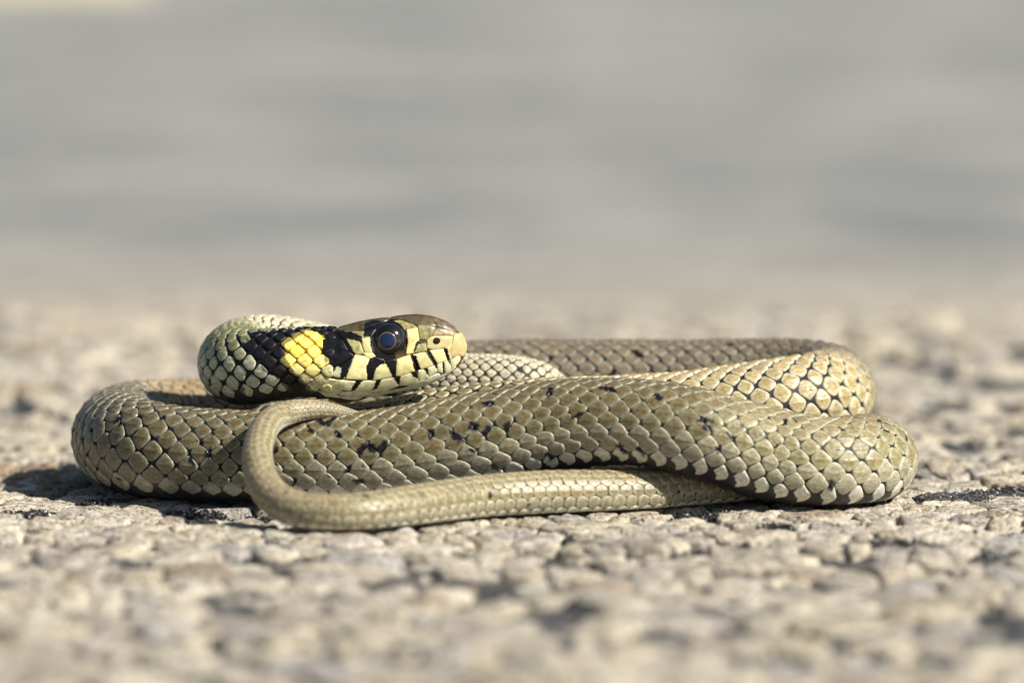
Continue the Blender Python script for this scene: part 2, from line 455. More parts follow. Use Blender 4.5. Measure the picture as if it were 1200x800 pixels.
# loose black grit between the stones, in the sharp zone
def grit(n, x0, x1, y0, y1, s0, s1):
    px = rng.uniform(x0, x1, n); py = rng.uniform(y0, y1, n)
    s = rng.uniform(s0, s1, n) ** 1.0
    z = base_h(px, py) + s * 0.4
    base = np.array([[1, 0, 0], [-1, 0, 0], [0, 1, 0], [0, -1, 0], [0, 0, 1], [0, 0, -1]], float)
    V = base[None] * s[:, None, None] * rng.uniform(0.55, 1.3, (n, 6, 1))
    # random rotation
    q = rng.normal(size=(n, 4)); q /= np.linalg.norm(q, axis=1, keepdims=True)
    w_, a, b, c_ = q.T
    Rm = np.stack([1 - 2 * (b * b + c_ * c_), 2 * (a * b - c_ * w_), 2 * (a * c_ + b * w_), 2 * (a * b + c_ * w_), 1 - 2 * (a * a + c_ * c_), 2 * (b * c_ - a * w_),
                   2 * (a * c_ - b * w_), 2 * (b * c_ + a * w_), 1 - 2 * (a * a + b * b)], -1).reshape(n, 3, 3)
    V = np.einsum('nij,nkj->nki', Rm, V) + np.stack([px, py, z], -1)[:, None]
    f = np.array([[4, 0, 2], [4, 2, 1], [4, 1, 3], [4, 3, 0], [5, 2, 0], [5, 1, 2], [5, 3, 1], [5, 0, 3]])
    return V, f
gv = []
V, gf = grit(42000, -700, 700, -420, 620, 1.0, 2.8); gv.append(V)
for (hx, hy, a, b, k_) in HOLES:
    n = int(a * b * .8)
    a *= 1.25; b *= 1.25
    V, _ = grit(n, hx - a, hx + a, hy - b, hy + b, 1.2, 3.4)
    V[:, :, 2] += rng.uniform(0, 9, n)[:, None] * smooth(np.hypot((V[:, 0, 0] - hx) / a, (V[:, 0, 1] - hy) / b), 1.0, 0.2)[:, None]
    gv.append(V)
V = np.concatenate(gv)
keep = (dusty(V[:, 0, 0], V[:, 0, 1]) < .35) & (V[:, :, 2].max(1) < 1.5 + 18 * (1 - snake_zone(V[:, 0, 0], V[:, 0, 1])))
V = V[keep]
GC = np.array([(.018, .018, .021), (.03, .028, .026), (.10, .085, .065), (.38, .34, .27)])[rng.choice(4, len(V), p=[.55, .25, .11, .09])]
VV, fs, gcv = join(V, gf, [], np.repeat(GC[:, None], 6, 1))
mesh('grit', VV, fs, M_GRIT, gcv, parent=road, smooth_=False, kind='stuff')

# ------------------------------------------------------------------ snake: path
# px, py (centre of the body as photographed), depth Y, radius, section
PATH = [
 (392,427,100,43.0,'nk'), (365,425,100,40.8,'nk'), (335,425.5,103,40,'nk'), (305,430,113,43,'nk'), (283,431,142,45,'nk'),
 (277,422,190,43,'nk'), (293,409,235,39,'nb'), (330,406.5,258,36,'nb'), (380,416,268,34,'nb'), (450,432,270,32,'nb'),
 (530,446,268,31,'nb'), (595,448,264,31,'nb'), (630,453,276,30,'nb'), (638,464,303,31,'nb'), (615,480,330,33,'hd'),
 (550,500,335,37,'hd'), (450,515,320,42,'hd'), (375,520,290,46,'hd'), (330,523,245,49,'hd'), (326,526,200,51,'hd'),
 (360,528,168,53,'gs'), (430,527,152,53,'gs'), (500,513,152,54,'gs'), (600,503,158,56,'gs'), (700,499,168,56,'gd'),
 (800,493,185,56,'gd'), (870,484,200,55.5,'gd'), (930,473,222,54,'gd'), (965,466,262,52,'gd'), (974,458,310,51,'bk'),
 (955,451,362,50,'bk'), (910,448,395,49,'bk'), (820,448,408,48,'bk'), (700,448,410,48,'bk'), (580,448,408,48,'bk'),
 (480,455,402,49,'bk'), (390,470,397,51,'br'), (320,487,390,52,'br'), (260,497,380,52,'br'), (205,499,368,52.5,'br'),
 (165,501,330,53.5,'br'), (146,508,262,55,'lf'), (144,516,190,56,'lf'), (158,525,120,55.5,'lf'), (192,531,80,55,'lf'),
 (250,535,60,54,'lf'), (330,538,42,54,'fr'), (430,538,30,55,'fr'), (556,519,28,56,'fr'), (655,501,22,54.5,'fr'),
 (730,495.5,2,51,'fr'), (800,504,-10,52,'fr'), (850,518.5,-6,53,'rt'), (910,536,6,54,'rt'), (970,544,14,53,'rt'),
 (1016,548,54,52,'rt'), (1021,547,108,50,'rt'), (985,547,150,46,'rt'), (935,556,128,40,'rt'), (895,566,85,34,'tl'),
 (850,575,45,30,'tl'), (800,585,10,25,'tl'), (725,582,-30,25.5,'tl'), (640,578,-66,26.5,'tl'), (560,583,-105,26,'tl'),
 (480,594,-178,25,'tl'), (410,602,-222,23.5,'tl'), (352,599,-212,21.5,'tl'), (314,577,-172,19.5,'tl'), (301,541,-134,17.6,'tl'),
 (307,507,-78,16.2,'tl'), (328,486,-8,14.8,'tl'), (355,479,8,12.6,'tt'), (385,480,20,9.6,'tt'), (412,485,26,6.2,'tt'), (430,489,28,2.6,'tt')]
HINT = {i: (0, 0, 1) for i in range(len(PATH))}
n_ = len(PATH)
for k, h in zip(range(n_ - 8, n_), ((-.3, -.5, .8), (-.45, -.75, .5), (-.5, -.75, .45), (-.4, -.5, .75), (-.2, -.3, .9), (0, -.25, 1), (0, -.2, 1), (0, -.2, 1))):
    HINT[k] = h
ctr = np.array([unproj(p[0], p[1], p[2]) for p in PATH])
crad = np.array([p[3] for p in PATH]) * np.array([(c_ - CAMP) @ FW for c_ in ctr]) / F
hint = np.array([HINT[i] for i in range(n_)], float)
sec = [p[4] for p in PATH]

# lift anything that would sink into the road
for i in range(n_):
    if ctr[i, 2] < crad[i] - 3.5: ctr[i, 2] = crad[i] - 3.5

def catmull(Pc, seg=24):
    """centripetal Catmull-Rom through the rows of Pc; parameter value per sample"""
    Q = np.vstack([2 * Pc[0] - Pc[1], Pc, 2 * Pc[-1] - Pc[-2]])
    out = []; par = []
    d3 = Q[:, :3]
    for i in range(1, len(Q) - 2):
        t = [0.0]
        for a in range(3): t.append(t[-1] + math.sqrt(np.linalg.norm(d3[i + a] - d3[i - 1 + a])))
        tt = np.linspace(t[1], t[2], seg, endpoint=False)[:, None]
        A1 = (t[1] - tt) / (t[1] - t[0]) * Q[i - 1] + (tt - t[0]) / (t[1] - t[0]) * Q[i]
        A2 = (t[2] - tt) / (t[2] - t[1]) * Q[i] + (tt - t[1]) / (t[2] - t[1]) * Q[i + 1]
        A3 = (t[3] - tt) / (t[3] - t[2]) * Q[i + 1] + (tt - t[2]) / (t[3] - t[2]) * Q[i + 2]
        B1 = (t[2] - tt) / (t[2] - t[0]) * A1 + (tt - t[0]) / (t[2] - t[0]) * A2
        B2 = (t[3] - tt) / (t[3] - t[1]) * A2 + (tt - t[1]) / (t[3] - t[1]) * A3
        out.append((t[2] - tt) / (t[2] - t[1]) * B1 + (tt - t[1]) / (t[2] - t[1]) * B2)
        par.append(i - 1 + np.arange(seg) / seg)
    out.append(Q[-2:-1]); par.append([len(Pc) - 1])
    return np.vstack(out), np.concatenate(par)

D, par = catmull(np.hstack([ctr, crad[:, None], hint]))
sl_ = np.concatenate([[0], np.cumsum(np.linalg.norm(np.diff(D[:, :3], axis=0), axis=1))])
LEN = sl_[-1]
NS = int(LEN / 2.5)
S = np.linspace(0, LEN, NS)
D = np.stack([np.interp(S, sl_, D[:, k]) for k in range(7)], 1)
PARS = np.interp(S, sl_, par)
def gauss(A, sig):
    k = np.arange(-3 * sig, 3 * sig + 1); g = np.exp(-k ** 2 / 2 / sig ** 2); g /= g.sum()
    out = A.copy()
    for j in range(A.shape[1]):
        a = A[:, j]
        ext = np.concatenate([2 * a[0] - a[1:3 * sig + 1][::-1], a, 2 * a[-1] - a[-3 * sig - 1:-1][::-1]])
        out[:, j] = np.convolve(ext, g, 'valid')
    return out
D = gauss(D, 7)
CP, CR, H = D[:, :3], np.maximum(D[:, 3], 0.8), D[:, 4:7]
CR = CR * (1 + 0.016 * fbm(S / 70, S * 0, 95, 3) * smooth(S, 60, 200))
T = np.gradient(CP, axis=0); T /= np.linalg.norm(T, axis=1, keepdims=True)
NN = H - (H * T).sum(1, keepdims=True) * T; NN /= np.linalg.norm(NN, axis=1, keepdims=True)
BB = np.cross(T, NN)

# body cross-section: a little flattened below, slightly wider than tall
def surf(s, th, off):
    """point on the body at arc length s, angle th from the back, height off above the skin"""
    f = np.clip(s / LEN * (NS - 1), 0, NS - 1.001); i = f.astype(int); a = (f - i)[..., None]
    c0 = CP[i] * (1 - a) + CP[i + 1] * a
    nn = NN[i] * (1 - a) + NN[i + 1] * a; bb = BB[i] * (1 - a) + BB[i + 1] * a
    rr = CR[i] * (1 - a[..., 0]) + CR[i + 1] * a[..., 0]
    ct, st_ = np.cos(th), np.sin(th)
    kx = 1.0 + 0.03 * (1 - ct ** 2)
    ky = np.where(ct < 0, 1 - 0.05 * ct ** 2, 1.0)
    P = c0 + (rr * kx + off)[..., None] * st_[..., None] * bb + (rr * ky + off)[..., None] * ct[..., None] * nn
    zf = 1.2
    P[..., 2] = np.where(P[..., 2] < zf + 6, zf + 6 * np.exp(np.minimum((P[..., 2] - zf - 6) / 6, 0)), P[..., 2])
    return P
def rad(s): return np.interp(s, S, CR)
def par_at(s): return np.interp(s, S, PARS)

# ------------------------------------------------------------------ snake: head surface
SKN = lambda pts: (np.array([p[0] for p in pts], float), np.array([p[1] for p in pts], float))
TOPX, TOPY = SKN([(385,384.5),(395,383.5),(407,381),(420,377.5),(435,374.8),(451,372.3),(470,369.8),(489,368.4),(505,369.9),(521,375),(531,381.5),(539,389),(544,396.5),(546.3,402),(547.2,407)])
BOTX, BOTY = SKN([(385,469.5),(395,472),(405,472.8),(421,469.5),(435,465.5),(450,462),(465,459),(482,456),(500,452),(517,444.5),(530,436),(538,428.5),(543,421),(546,414),(547.2,407.5)])
WX, WY = SKN([(385,43),(400,43.5),(415,43),(430,41.5),(445,39),(460,35.5),(475,32),(490,28.5),(505,24.5),(520,19.5),(532,14.5),(540,9.5),(545,5),(547.2,1)])
E = 0.86
HY = 100.0
def head_dims(px):
    t = np.interp(px, TOPX, TOPY); b = np.interp(px, BOTX, BOTY); w_ = np.interp(px, WX, WY)
    return t, b, w_
def head_phi(px, phi, side=-1):
    """point on the head: phi from -90 (chin) to 90 (crown); side -1 towards the camera"""
    t, b, w_ = head_dims(px)
    cy = (t + b) / 2; h = (b - t) / 2
    sp = np.sin(phi); cp_ = np.maximum(np.cos(phi), 0)
    py = cy - h * np.sign(sp) * np.abs(sp) ** E
    yy = w_ * cp_ ** E
    # the lower jaw is narrower than the upper, the cheek bulges
    yy = yy * (1 - 0.16 * smooth(-sp, 0.1, 1.0))
    P = unproj(px, py, HY)
    P = P.copy(); P[..., 1] = HY + side * yy
    return P
def head_side(px, py, side=-1, off=0.0):
    t, b, w_ = head_dims(px)
    cy = (t + b) / 2; h = np.maximum((b - t) / 2, 0.5)
    v = np.clip((cy - py) / h, -0.985, 0.985)
    phi = np.sign(v) * np.arcsin(np.abs(v) ** (1 / E))
    P = head_phi(px, phi, side)
    e = 0.4
    dx = head_phi(np.minimum(px + e, 547.1), phi, side) - head_phi(px - e, phi, side)
    dp = head_phi(px, np.minimum(phi + .02, 1.56), side) - head_phi(px, np.maximum(phi - .02, -1.56), side)
    n = np.cross(dx, dp) * (-side) * -1
    n /= np.linalg.norm(n, axis=-1, keepdims=True) + 1e-9
    flip = np.sign((n * (P - np.stack([P[..., 0] - 20, np.full(P.shape[:-1], HY), np.interp(px, [385, 547], [180, 170]) + 0 * px], -1))).sum(-1, keepdims=True))
    n = n * np.where(flip == 0, 1, flip)
    return P + n * np.asarray(off)[..., None]

CX = lambda x: 360 + x / 5.714
CY = lambda y: 350 + y / 5.714
def poly(pts): return np.array([(CX(a), CY(b)) for a, b in pts])
def inside(px, py, pg):
    r_ = np.zeros(px.shape, bool); n = len(pg)
    for i in range(n):
        x1, y1 = pg[i]; x2, y2 = pg[(i + 1) % n]
        cnd = ((y1 > py) != (y2 > py))
        with np.errstate(divide='ignore', invalid='ignore'):
            r_ ^= cnd & (px < (x2 - x1) * (py - y1) / (y2 - y1 + 1e-12) + x1)
    return r_
BLACK = [poly(p) for p in (
 [(88,236),(200,205),(262,238),(300,300),(330,345),(318,365),(285,450),(262,502),(220,522),(236,440),(206,425),(188,460),(162,484),(110,508),(86,500),(104,420),(110,320)],
 [(196,203),(300,210),(372,234),(376,272),(330,262),(240,242)],
 [(455,362),(525,382),(532,412),(492,420),(462,450),(440,522),(406,517),(400,430),(425,378)],
 [(518,392),(560,380),(594,385),(592,500),(628,500),(619,562),(600,545),(572,505),(548,450)],
 [(693,362),(730,362),(762,455),(745,465),(740,518),(712,508),(690,475),(720,470)],
 [(792,342),(818,335),(856,395),(872,425),(868,458),(848,430)],
 [(913,323),(938,320),(952,392),(962,405),(963,436),(934,396)],
 [(778,450),(807,445),(816,505),(798,482)],
 [(332,528),(378,526),(322,590),(290,602),(308,562)],
 [(462,524),(502,521),(472,582),(428,602),(452,562)],
 [(732,272),(790,258),(797,282),(745,288),(728,330),(710,342)],
 [(904,412),(917,408),(918,496),(908,490)],
 [(385,160),(452,140),(540,150),(470,190),(432,235),(380,236)],
 )]
EYEC = (456.3, 396.3); EYER = 20.3
def pigment(px, py, base, jit=0.6):
    """black bars of the face, on top of the plate colour"""
    jx = px + jit * vnoise(px * .8, py * .8, 77); jy = py + jit * vnoise(px * .8 + 40, py * .8, 78)
    m = np.zeros(px.shape)
    for pg in BLACK: m = np.maximum(m, inside(jx, jy, pg))
    m = np.maximum(m, np.hypot(jx - EYEC[0], jy - EYEC[1]) < EYER + 1.8)
    blk = np.array([0.005, 0.0045, 0.006])
    return base * (1 - m[..., None]) + blk * m[..., None]

PLATES = [
 ('upper_lip_shield', (.006,.005,.007), [(428,384),(458,372),(520,390),(462,436),(442,518),(408,514),(404,436)], 1.1),
 ('upper_lip_shield', (.006,.005,.007), [(524,394),(590,388),(602,400),(594,500),(586,502),(554,440)], 1.1),  # name, base colour, polygon in head-crop coordinates, thickness
 ('nose_shield', (.50,.39,.18), [(985,238),(1025,228),(1050,262),(1066,320),(1058,366),(1036,384),(1012,366),(975,392),(944,332),(972,290)], 1.6),
 ('upper_lip_shield', (.80,.70,.34), [(826,336),(912,330),(934,404),(874,422)], 1.3),
 ('upper_lip_shield', (.70,.62,.30), [(714,360),(804,346),(858,428),(762,460)], 1.3),
 ('upper_lip_shield', (.82,.72,.34), [(606,392),(690,362),(722,468),(632,496),(596,500)], 1.3),
 ('upper_lip_shield', (.78,.74,.36), [(462,440),(520,395),(552,440),(584,502),(444,524)], 1.3),
 ('upper_lip_shield', (.84,.78,.38), [(326,356),(392,368),(424,382),(402,440),(406,517),(262,512)], 1.3),
 ('upper_lip_shield', (.64,.66,.44), [(232,420),(316,362),(252,510),(166,486),(186,446)], 1.3),
 ('upper_lip_shield', (.60,.55,.28), [(928,326),(966,290),(976,392),(958,402)], 1.2),
 ('nostril_shield', (.52,.44,.20), [(808,262),(846,240),(974,244),(966,284),(930,314),(850,324),(806,316)], 1.3),
 ('snout_shield', (.27,.20,.09), [(838,232),(872,186),(962,206),(1004,228),(980,240),(848,236)], 1.2),
 ('brow_shield', (.22,.185,.075), [(744,168),(800,165),(860,182),(840,226),(800,256),(758,258),(752,205)], 1.3),
 ('eye_front_shield', (.66,.56,.24), [(668,196),(738,182),(748,262),(716,345),(664,352),(676,270)], 1.3),
 ('cheek_shield', (.32,.30,.12), [(734,292),(790,280),(800,332),(722,344)], 1.2),
 ('eye_lid_shield', (.30,.25,.10), [(546,146),(620,138),(702,158),(730,178),(640,192),(570,162)], 1.5),
 ('crown_shield', (.085,.066,.034), [(556,132),(640,110),(740,108),(830,120),(870,178),(740,162),(640,132)], 1.3),
 ('crown_shield', (.12,.088,.048), [(835,120),(920,150),(985,190),(1002,224),(878,182)], 1.3),
 ('crown_shield', (.075,.064,.028), [(206,200),(330,160),(452,136),(548,132),(520,144),(384,184),(300,206)], 1.3),
 ('eye_back_shield', (.34,.31,.14), [(384,190),(450,166),(462,190),(432,232),(378,236)], 1.2),
 ('eye_back_shield', (.60,.55,.24), [(368,252),(434,240),(428,300),(438,340),(390,332)], 1.2),
 ('eye_back_shield', (.66,.60,.26), [(388,338),(440,346),(462,368),(432,378),(390,362)], 1.1),
 ('temple_shield', (.34,.31,.12), [(244,256),(300,252),(352,270),(386,346),(330,350),(282,320)], 1.3),
 ('temple_shield', (.22,.20,.09), [(204,206),(380,206),(376,240),(362,264),(240,246)], 1.2),
 ('temple_shield', (.02,.018,.018), [(112,256),(200,250),(240,258),(276,322),(200,330),(110,320)], 1.3),
 ('temple_shield', (.02,.018,.018), [(112,326),(276,328),(316,356),(230,412),(190,432),(108,420)], 1.3),
 ('temple_shield', (.45,.46,.28), [(104,428),(186,440),(160,482),(106,500),(96,468)], 1.3),
 ('lower_lip_shield', (.80,.77,.46), [(964,408),(1000,372),(1024,378),(1022,404),(1004,432),(966,458)], 1.1),
 ('lower_lip_shield', (.80,.77,.46), [(920,414),(958,408),(962,462),(924,496)], 1.1),
 ('lower_lip_shield', (.80,.77,.46), [(872,430),(904,418),(908,492),(872,476)], 1.1),
 ('lower_lip_shield', (.80,.77,.46), [(808,450),(862,436),(868,478),(818,514)], 1.1),
 ('lower_lip_shield', (.80,.77,.46), [(742,466),(800,456),(814,514),(748,548)], 1.1),
 ('lower_lip_shield', (.80,.77,.46), [(608,504),(736,474),(744,548),(700,566),(616,568)], 1.1),
 ('lower_lip_shield', (.80,.77,.46), [(472,528),(602,508),(614,570),(520,608),(452,614)], 1.1),
 ('lower_lip_shield', (.80,.77,.46), [(332,546),(380,530),(464,530),(444,610),(300,602)], 1.1),
 ('lower_lip_shield', (.80,.77,.46), [(218,522),(326,532),(300,598),(150,566)], 1.1),
 ('lower_lip_shield', (.80,.77,.46), [(110,506),(210,520),(146,560),(92,516)], 1.1),
 ('throat_shield', (.70,.70,.50), [(30,518),(84,516),(140,566),(130,574),(60,556)], 1.0),
 ('throat_shield', (.70,.70,.50), [(84,572),(146,572),(236,596),(200,622),(120,604)], 1.0),
 ('throat_shield', (.70,.70,.50), [(244,604),(440,620),(380,640),(300,640),(216,624)], 1.0),
 ('throat_shield', (.70,.70,.50), [(70,590),(116,608),(196,628),(230,646),(130,640)], 1.0),
 ('throat_shield', (.70,.70,.50), [(206,634),(290,646),(372,648),(330,668),(240,652)], 1.0),
 ('chin_shield', (.74,.73,.55), [(452,620),(520,614),(700,574),(812,520),(880,484),(900,500),(800,566),(640,612),(500,636),(380,656)], 1.1),
 ('chin_shield', (.68,.68,.54), [(910,500),(965,466),(1002,440),(985,470),(900,528),(780,582),(660,618),(560,634),(680,600),(820,560)], 0.9),
]

# ------------------------------------------------------------------ snake: one continuous body with the head
root = bpy.data.objects.new('snake', None)
C.objects.link(root)
root.empty_display_size = 0.02
root['label'] = 'coiled olive grass snake with black and yellow collar basking on the worn asphalt'
root['category'] = 'snake'

KB = 48
th = np.arange(KB) * 2 * math.pi / KB        # 0 at the back, positive towards BB
sb = S[::1]
SS, TH = np.meshgrid(sb, th, indexing='ij')
body = surf(SS, TH, np.zeros(SS.shape) - 0.5)
body = body[1:]
# the side towards the camera for the head: the path runs towards -X there, so BB = T x N
side0 = np.sign(BB[0][1])
hx = np.concatenate([np.linspace(547.15, 545, 8), np.linspace(544.5, 530, 12), np.linspace(528.5, 389, 78)])
rows = []
for x in hx:
    a = th.copy()
    phi = np.where(a <= math.pi, math.pi / 2 - a, a - 3 * math.pi / 2)
    sd = np.where(a <= math.pi, side0, -side0)
    rows.append(head_phi(np.full(KB, x), phi, sd))
head = np.array(rows)
# inset the skin a little under the plates
hc = head.mean(1, keepdims=True); dv = head - hc
head = hc + dv * (1 - 0.8 / (np.linalg.norm(dv, axis=-1, keepdims=True) + 1))
# blend the joint
nb = 10
allr = np.concatenate([head, body])
k0 = len(head)
seg = allr[k0 - nb:k0 + nb].copy()
for it in range(12):
    seg[1:-1] = (seg[:-2] + 2 * seg[1:-1] + seg[2:]) / 4
allr[k0 - nb:k0 + nb] = seg
nR = len(allr)
i = np.arange(nR - 1)[:, None]; j = np.arange(KB)[None]
a = (i * KB + j).ravel(); b = (i * KB + (j + 1) % KB).ravel()
BF = np.stack([a, b, b + KB, a + KB], 1)
BV = allr.reshape(-1, 3)
tipc = BV[:KB].mean(0); endc = BV[-KB:].mean(0) + T[-1] * 1.5
BV = np.vstack([BV, tipc, endc])
jj = np.arange(KB)
caps = np.concatenate([np.stack([(jj + 1) % KB, jj, np.full(KB, len(BV) - 2)], 1), np.stack([(nR - 1) * KB + jj, (nR - 1) * KB + (jj + 1) % KB, np.full(KB, len(BV) - 1)], 1)])
bc = np.tile(np.array([0.012, 0.011, 0.013]), (len(BV), 1))
hp, hq = proj(BV[:k0 * KB])
# skin that shows in the seams of the head is brownish
bc[:k0 * KB] = pigment(hp, hq, np.tile(np.array([0.10, 0.065, 0.03]), (k0 * KB, 1)))
# along the rear part of the golden coil and the tail the skin is brown-grey
pr = np.repeat(np.interp(np.arange(nR - k0), np.arange(len(S)), PARS), KB)
tailk = smooth(pr, 58, 62)
YELS = np.array([(334,403),(346,397),(360,388.5),(376,387.5),(379.5,394),(386,438),(386,468),(366,464),(350,441),(341,430),(334,416)])
nbv = nR * KB - k0 * KB
vx, vy = proj(BV[k0 * KB:nR * KB])
ys = inside(vx + 1.5 * vnoise(vx * .3, vy * .3, 9), vy, YELS) & (pr < 4)
bc[k0 * KB:nR * KB][ys] = (.45, .27, .05)
bc[k0 * KB:nR * KB] += tailk[:, None] * np.array([0.03, 0.026, 0.018])
body_o = mesh('body', BV, [BF, caps], M_SKIN, bc, parent=root)

# ------------------------------------------------------------------ snake: head plates
rho_, ang_, tri_, q_ = disc([0.1, 0.2, 0.3, 0.4, 0.5, 0.6, 0.69, 0.77, 0.84, 0.9, 0.95, 1.0], 60)
def plate_mesh(pg, side, thick):
    cx, cy = pg.mean(0)
    # star-shaped sweep from the centroid, boundary resampled by arc so that corners stay
    cl = np.vstack([pg, pg[:1]])
    d = np.concatenate([[0], np.cumsum(np.hypot(*np.diff(cl, axis=0).T))])
    t = np.arange(60) / 60 * d[-1]
    bx = np.interp(t, d, cl[:, 0]); by = np.interp(t, d, cl[:, 1])
    for _ in range(1):
        bx = .15 * np.roll(bx, 1) + .7 * bx + .15 * np.roll(bx, -1); by = .15 * np.roll(by, 1) + .7 * by + .15 * np.roll(by, -1)
    # grow slightly so that the seams are thin
    L_ = np.hypot(bx - cx, by - cy); g = 1 + 1.35 / np.maximum(L_, 1)
    bx = cx + (bx - cx) * g; by = cy + (by - cy) * g
    idx = (np.arange(len(rho_)) - 1) % 60
    px = cx + (bx[idx] - cx) * rho_; py = cy + (by[idx] - cy) * rho_
    px[0], py[0] = cx, cy
    px = np.minimum(px, 546.9)
    # height: flat plate with rolled edge, edge width fixed in length
    edge = (1 - rho_) * L_[idx]; edge[0] = 9
    off = -0.9 + (thick + 0.4) * (1 - np.exp(-edge / 0.55)) + 0.35 * (1 - rho_ ** 2)
    return px, py, head_side(px, py, side, off)
for nm, colr, pts, thick in PLATES:
    pg = poly(pts)
    for side in (-1, 1):
        px, py, V = plate_mesh(pg, side, thick)
        base = np.tile(np.array(colr), (len(px), 1)) * (1 + (0.10 if colr[0] > .4 else 0.75) * fbm(px * .3 + len(pts), py * .35, 50, 4))[:, None]
        # brown stain along the seams of the lips
        L_ = (rho_ > 0.95)[:, None]
        base = np.where(L_, base * np.array([.62, .48, .32]), base)
        mesh(nm, V, [tri_, q_], M_HEAD, pigment(px, py, base), suv=np.zeros((len(px), 3)), parent=root)

# ------------------------------------------------------------------ snake: eyes and nostrils
for side in (-1, 1):
    ec = head_side(np.array([EYEC[0]]), np.array([EYEC[1]]), side, np.array([0.0]))[0]
    ec[1] += -side * 9.0
    eye = bpy.data.objects.new('eye', None)
    na, nb_ = 24, 40
    V = []
    sc = (EYER * 1.01, 16.5, EYER * 1.01)
    u = np.linspace(0, math.pi, na)[:, None]; v = (np.arange(nb_) * 2 * math.pi / nb_)[None]
    E3 = np.stack([sc[0] * np.sin(u) * np.cos(v), side * sc[1] * np.cos(u) + 0 * v, sc[2] * np.sin(u) * np.sin(v)], -1)
    V = ec + E3.reshape(-1, 3)
    i = np.arange(na - 1)[:, None]; j = np.arange(nb_)[None]
    a = (i * nb_ + j).ravel(); b = (i * nb_ + (j + 1) % nb_).ravel()
    ff = np.stack([a, a + nb_, b + nb_, b], 1)
    if side > 0: ff = ff[:, ::-1]
    eo = mesh('eye', V, ff, M_EYE, parent=root)
    def onball(rr, t_, lift, cx=-1.8, cz=0.8):
        x = cx + rr * np.cos(t_); z = cz + rr * np.sin(t_)
        y = sc[1] * np.sqrt(np.maximum(0, 1 - (x / sc[0]) ** 2 - (z / sc[2]) ** 2)) + lift
        return ec + np.stack([x, side * y, z], -1)
    t_ = np.arange(48) * 2 * math.pi / 48
    ringr = [9.3, 9.65, 9.95, 10.25, 10.5]
    V = np.concatenate([onball(np.full(48, r_), t_, l_) for r_, l_ in zip(ringr, (0.02, .16, .2, .16, 0.02))])
    i = np.arange(4)[:, None]; j = np.arange(48)[None]
    a = (i * 48 + j).ravel(); b = (i * 48 + (j + 1) % 48).ravel()
    mesh('iris', V, np.stack([a, b, b + 48, a + 48], 1), M_IRIS, parent=eo)
    V = np.concatenate([onball(np.zeros(1), np.zeros(1), 0.18)] + [onball(np.full(48, r_), t_, l_) for r_, l_ in ((3, .18), (6, .16), (8.6, .12), (9.3, .02))])
    tri = np.array([[0, 1 + k, 1 + (k + 1) % 48] for k in range(48)])
    i = np.arange(3)[:, None]; a = 1 + (i * 48 + j).ravel(); b = 1 + (i * 48 + (j + 1) % 48).ravel()
    mesh('pupil', V, [tri, np.stack([a, a + 48, b + 48, b], 1)], M_PUPIL, parent=eo)
    # nostril
    nx_, ny_ = CX(866), CY(270)
    t2 = np.arange(20) * 2 * math.pi / 20
    V = np.concatenate([head_side(np.array([nx_]), np.array([ny_]), side, np.array([2.1]))] +
                       [head_side(nx_ + r_ * np.cos(t2), ny_ + 0.9 * r_ * np.sin(t2), side, np.full(20, l_)) for r_, l_ in ((2.4, 2.15), (3.6, 2.0), (4.3, 1.2))])
    tri = np.array([[0, 1 + k, 1 + (k + 1) % 20] for k in range(20)])
    i = np.arange(2)[:, None]; j = np.arange(20)[None]
    a = 1 + (i * 20 + j).ravel(); b = 1 + (i * 20 + (j + 1) % 20).ravel()
    mesh('nostril', V, [tri, np.stack([a, a + 20, b + 20, b], 1)], M_NOSTRIL, parent=root)

# ------------------------------------------------------------------ snake: scales
SECCOL = {  # centre colour, fringe colour, length share, width share, lower-row lightening
 'nk': ((.20,.175,.055), (.25,.27,.175), 1.35, 5.0, 0.9),
 'nb': ((.50,.43,.29), (.54,.50,.36), 1.0, 6, 0.3),
 'hd': ((.20,.18,.10), (.26,.25,.17), .7, 8, 0.2),
 'gs': ((.20,.155,.07), (.31,.29,.18), 1.8, 6, 0.2),
 'gd': ((.35,.275,.12), (.49,.44,.295), 1.05, 6, 0.25),
 'bk': ((.15,.12,.075), (.21,.19,.135), 0.7, 8, 0.2),
 'br': ((.24,.175,.09), (.31,.245,.15), 0.7, 8, 0.2),
 'lf': ((.122,.096,.047), (.17,.157,.104), 0.6, 8, 0.3),
 'fr': ((.138,.108,.049), (.215,.20,.125), 0.12, 10, 0.7),
 'rt': ((.23,.19,.09), (.33,.305,.195), 0.3, 10, 1.0),
 'tl': ((.215,.175,.09), (.345,.31,.19), 0.1, 9, 0.7),
 'tt': ((.27,.22,.13), (.34,.30,.20), 0.15, 8, 0.3)}
tab = np.array([list(SECCOL[s_][0]) + list(SECCOL[s_][1]) + list(SECCOL[s_][2:]) for s_ in sec])
def props_at(p):
    i = np.clip(p.astype(int), 0, n_ - 2); a = (p - i)[:, None]
    return tab[i] * (1 - a) + tab[i + 1] * a

YEL = np.array([(334,403),(346,397),(360,388.5),(376,387.5),(379.5,394),(379.5,438),(352,441),(341,430),(334,416)])
BLK = [np.array([(289,397),(300,389),(364,384),(360,388),(346,397),(335,403),(335,418),(341,430),(352,442),(364,455),(382,467),(364,468),(340,461),(322,442),(307,434),(303,419)]),
       np.array([(279,446),(284,446),(293,478),(286,482)]), np.array([(379.6,384),(394,384),(394,424),(379.6,424)]), np.array([(360,384),(394,384),(394,389),(360,388)])]

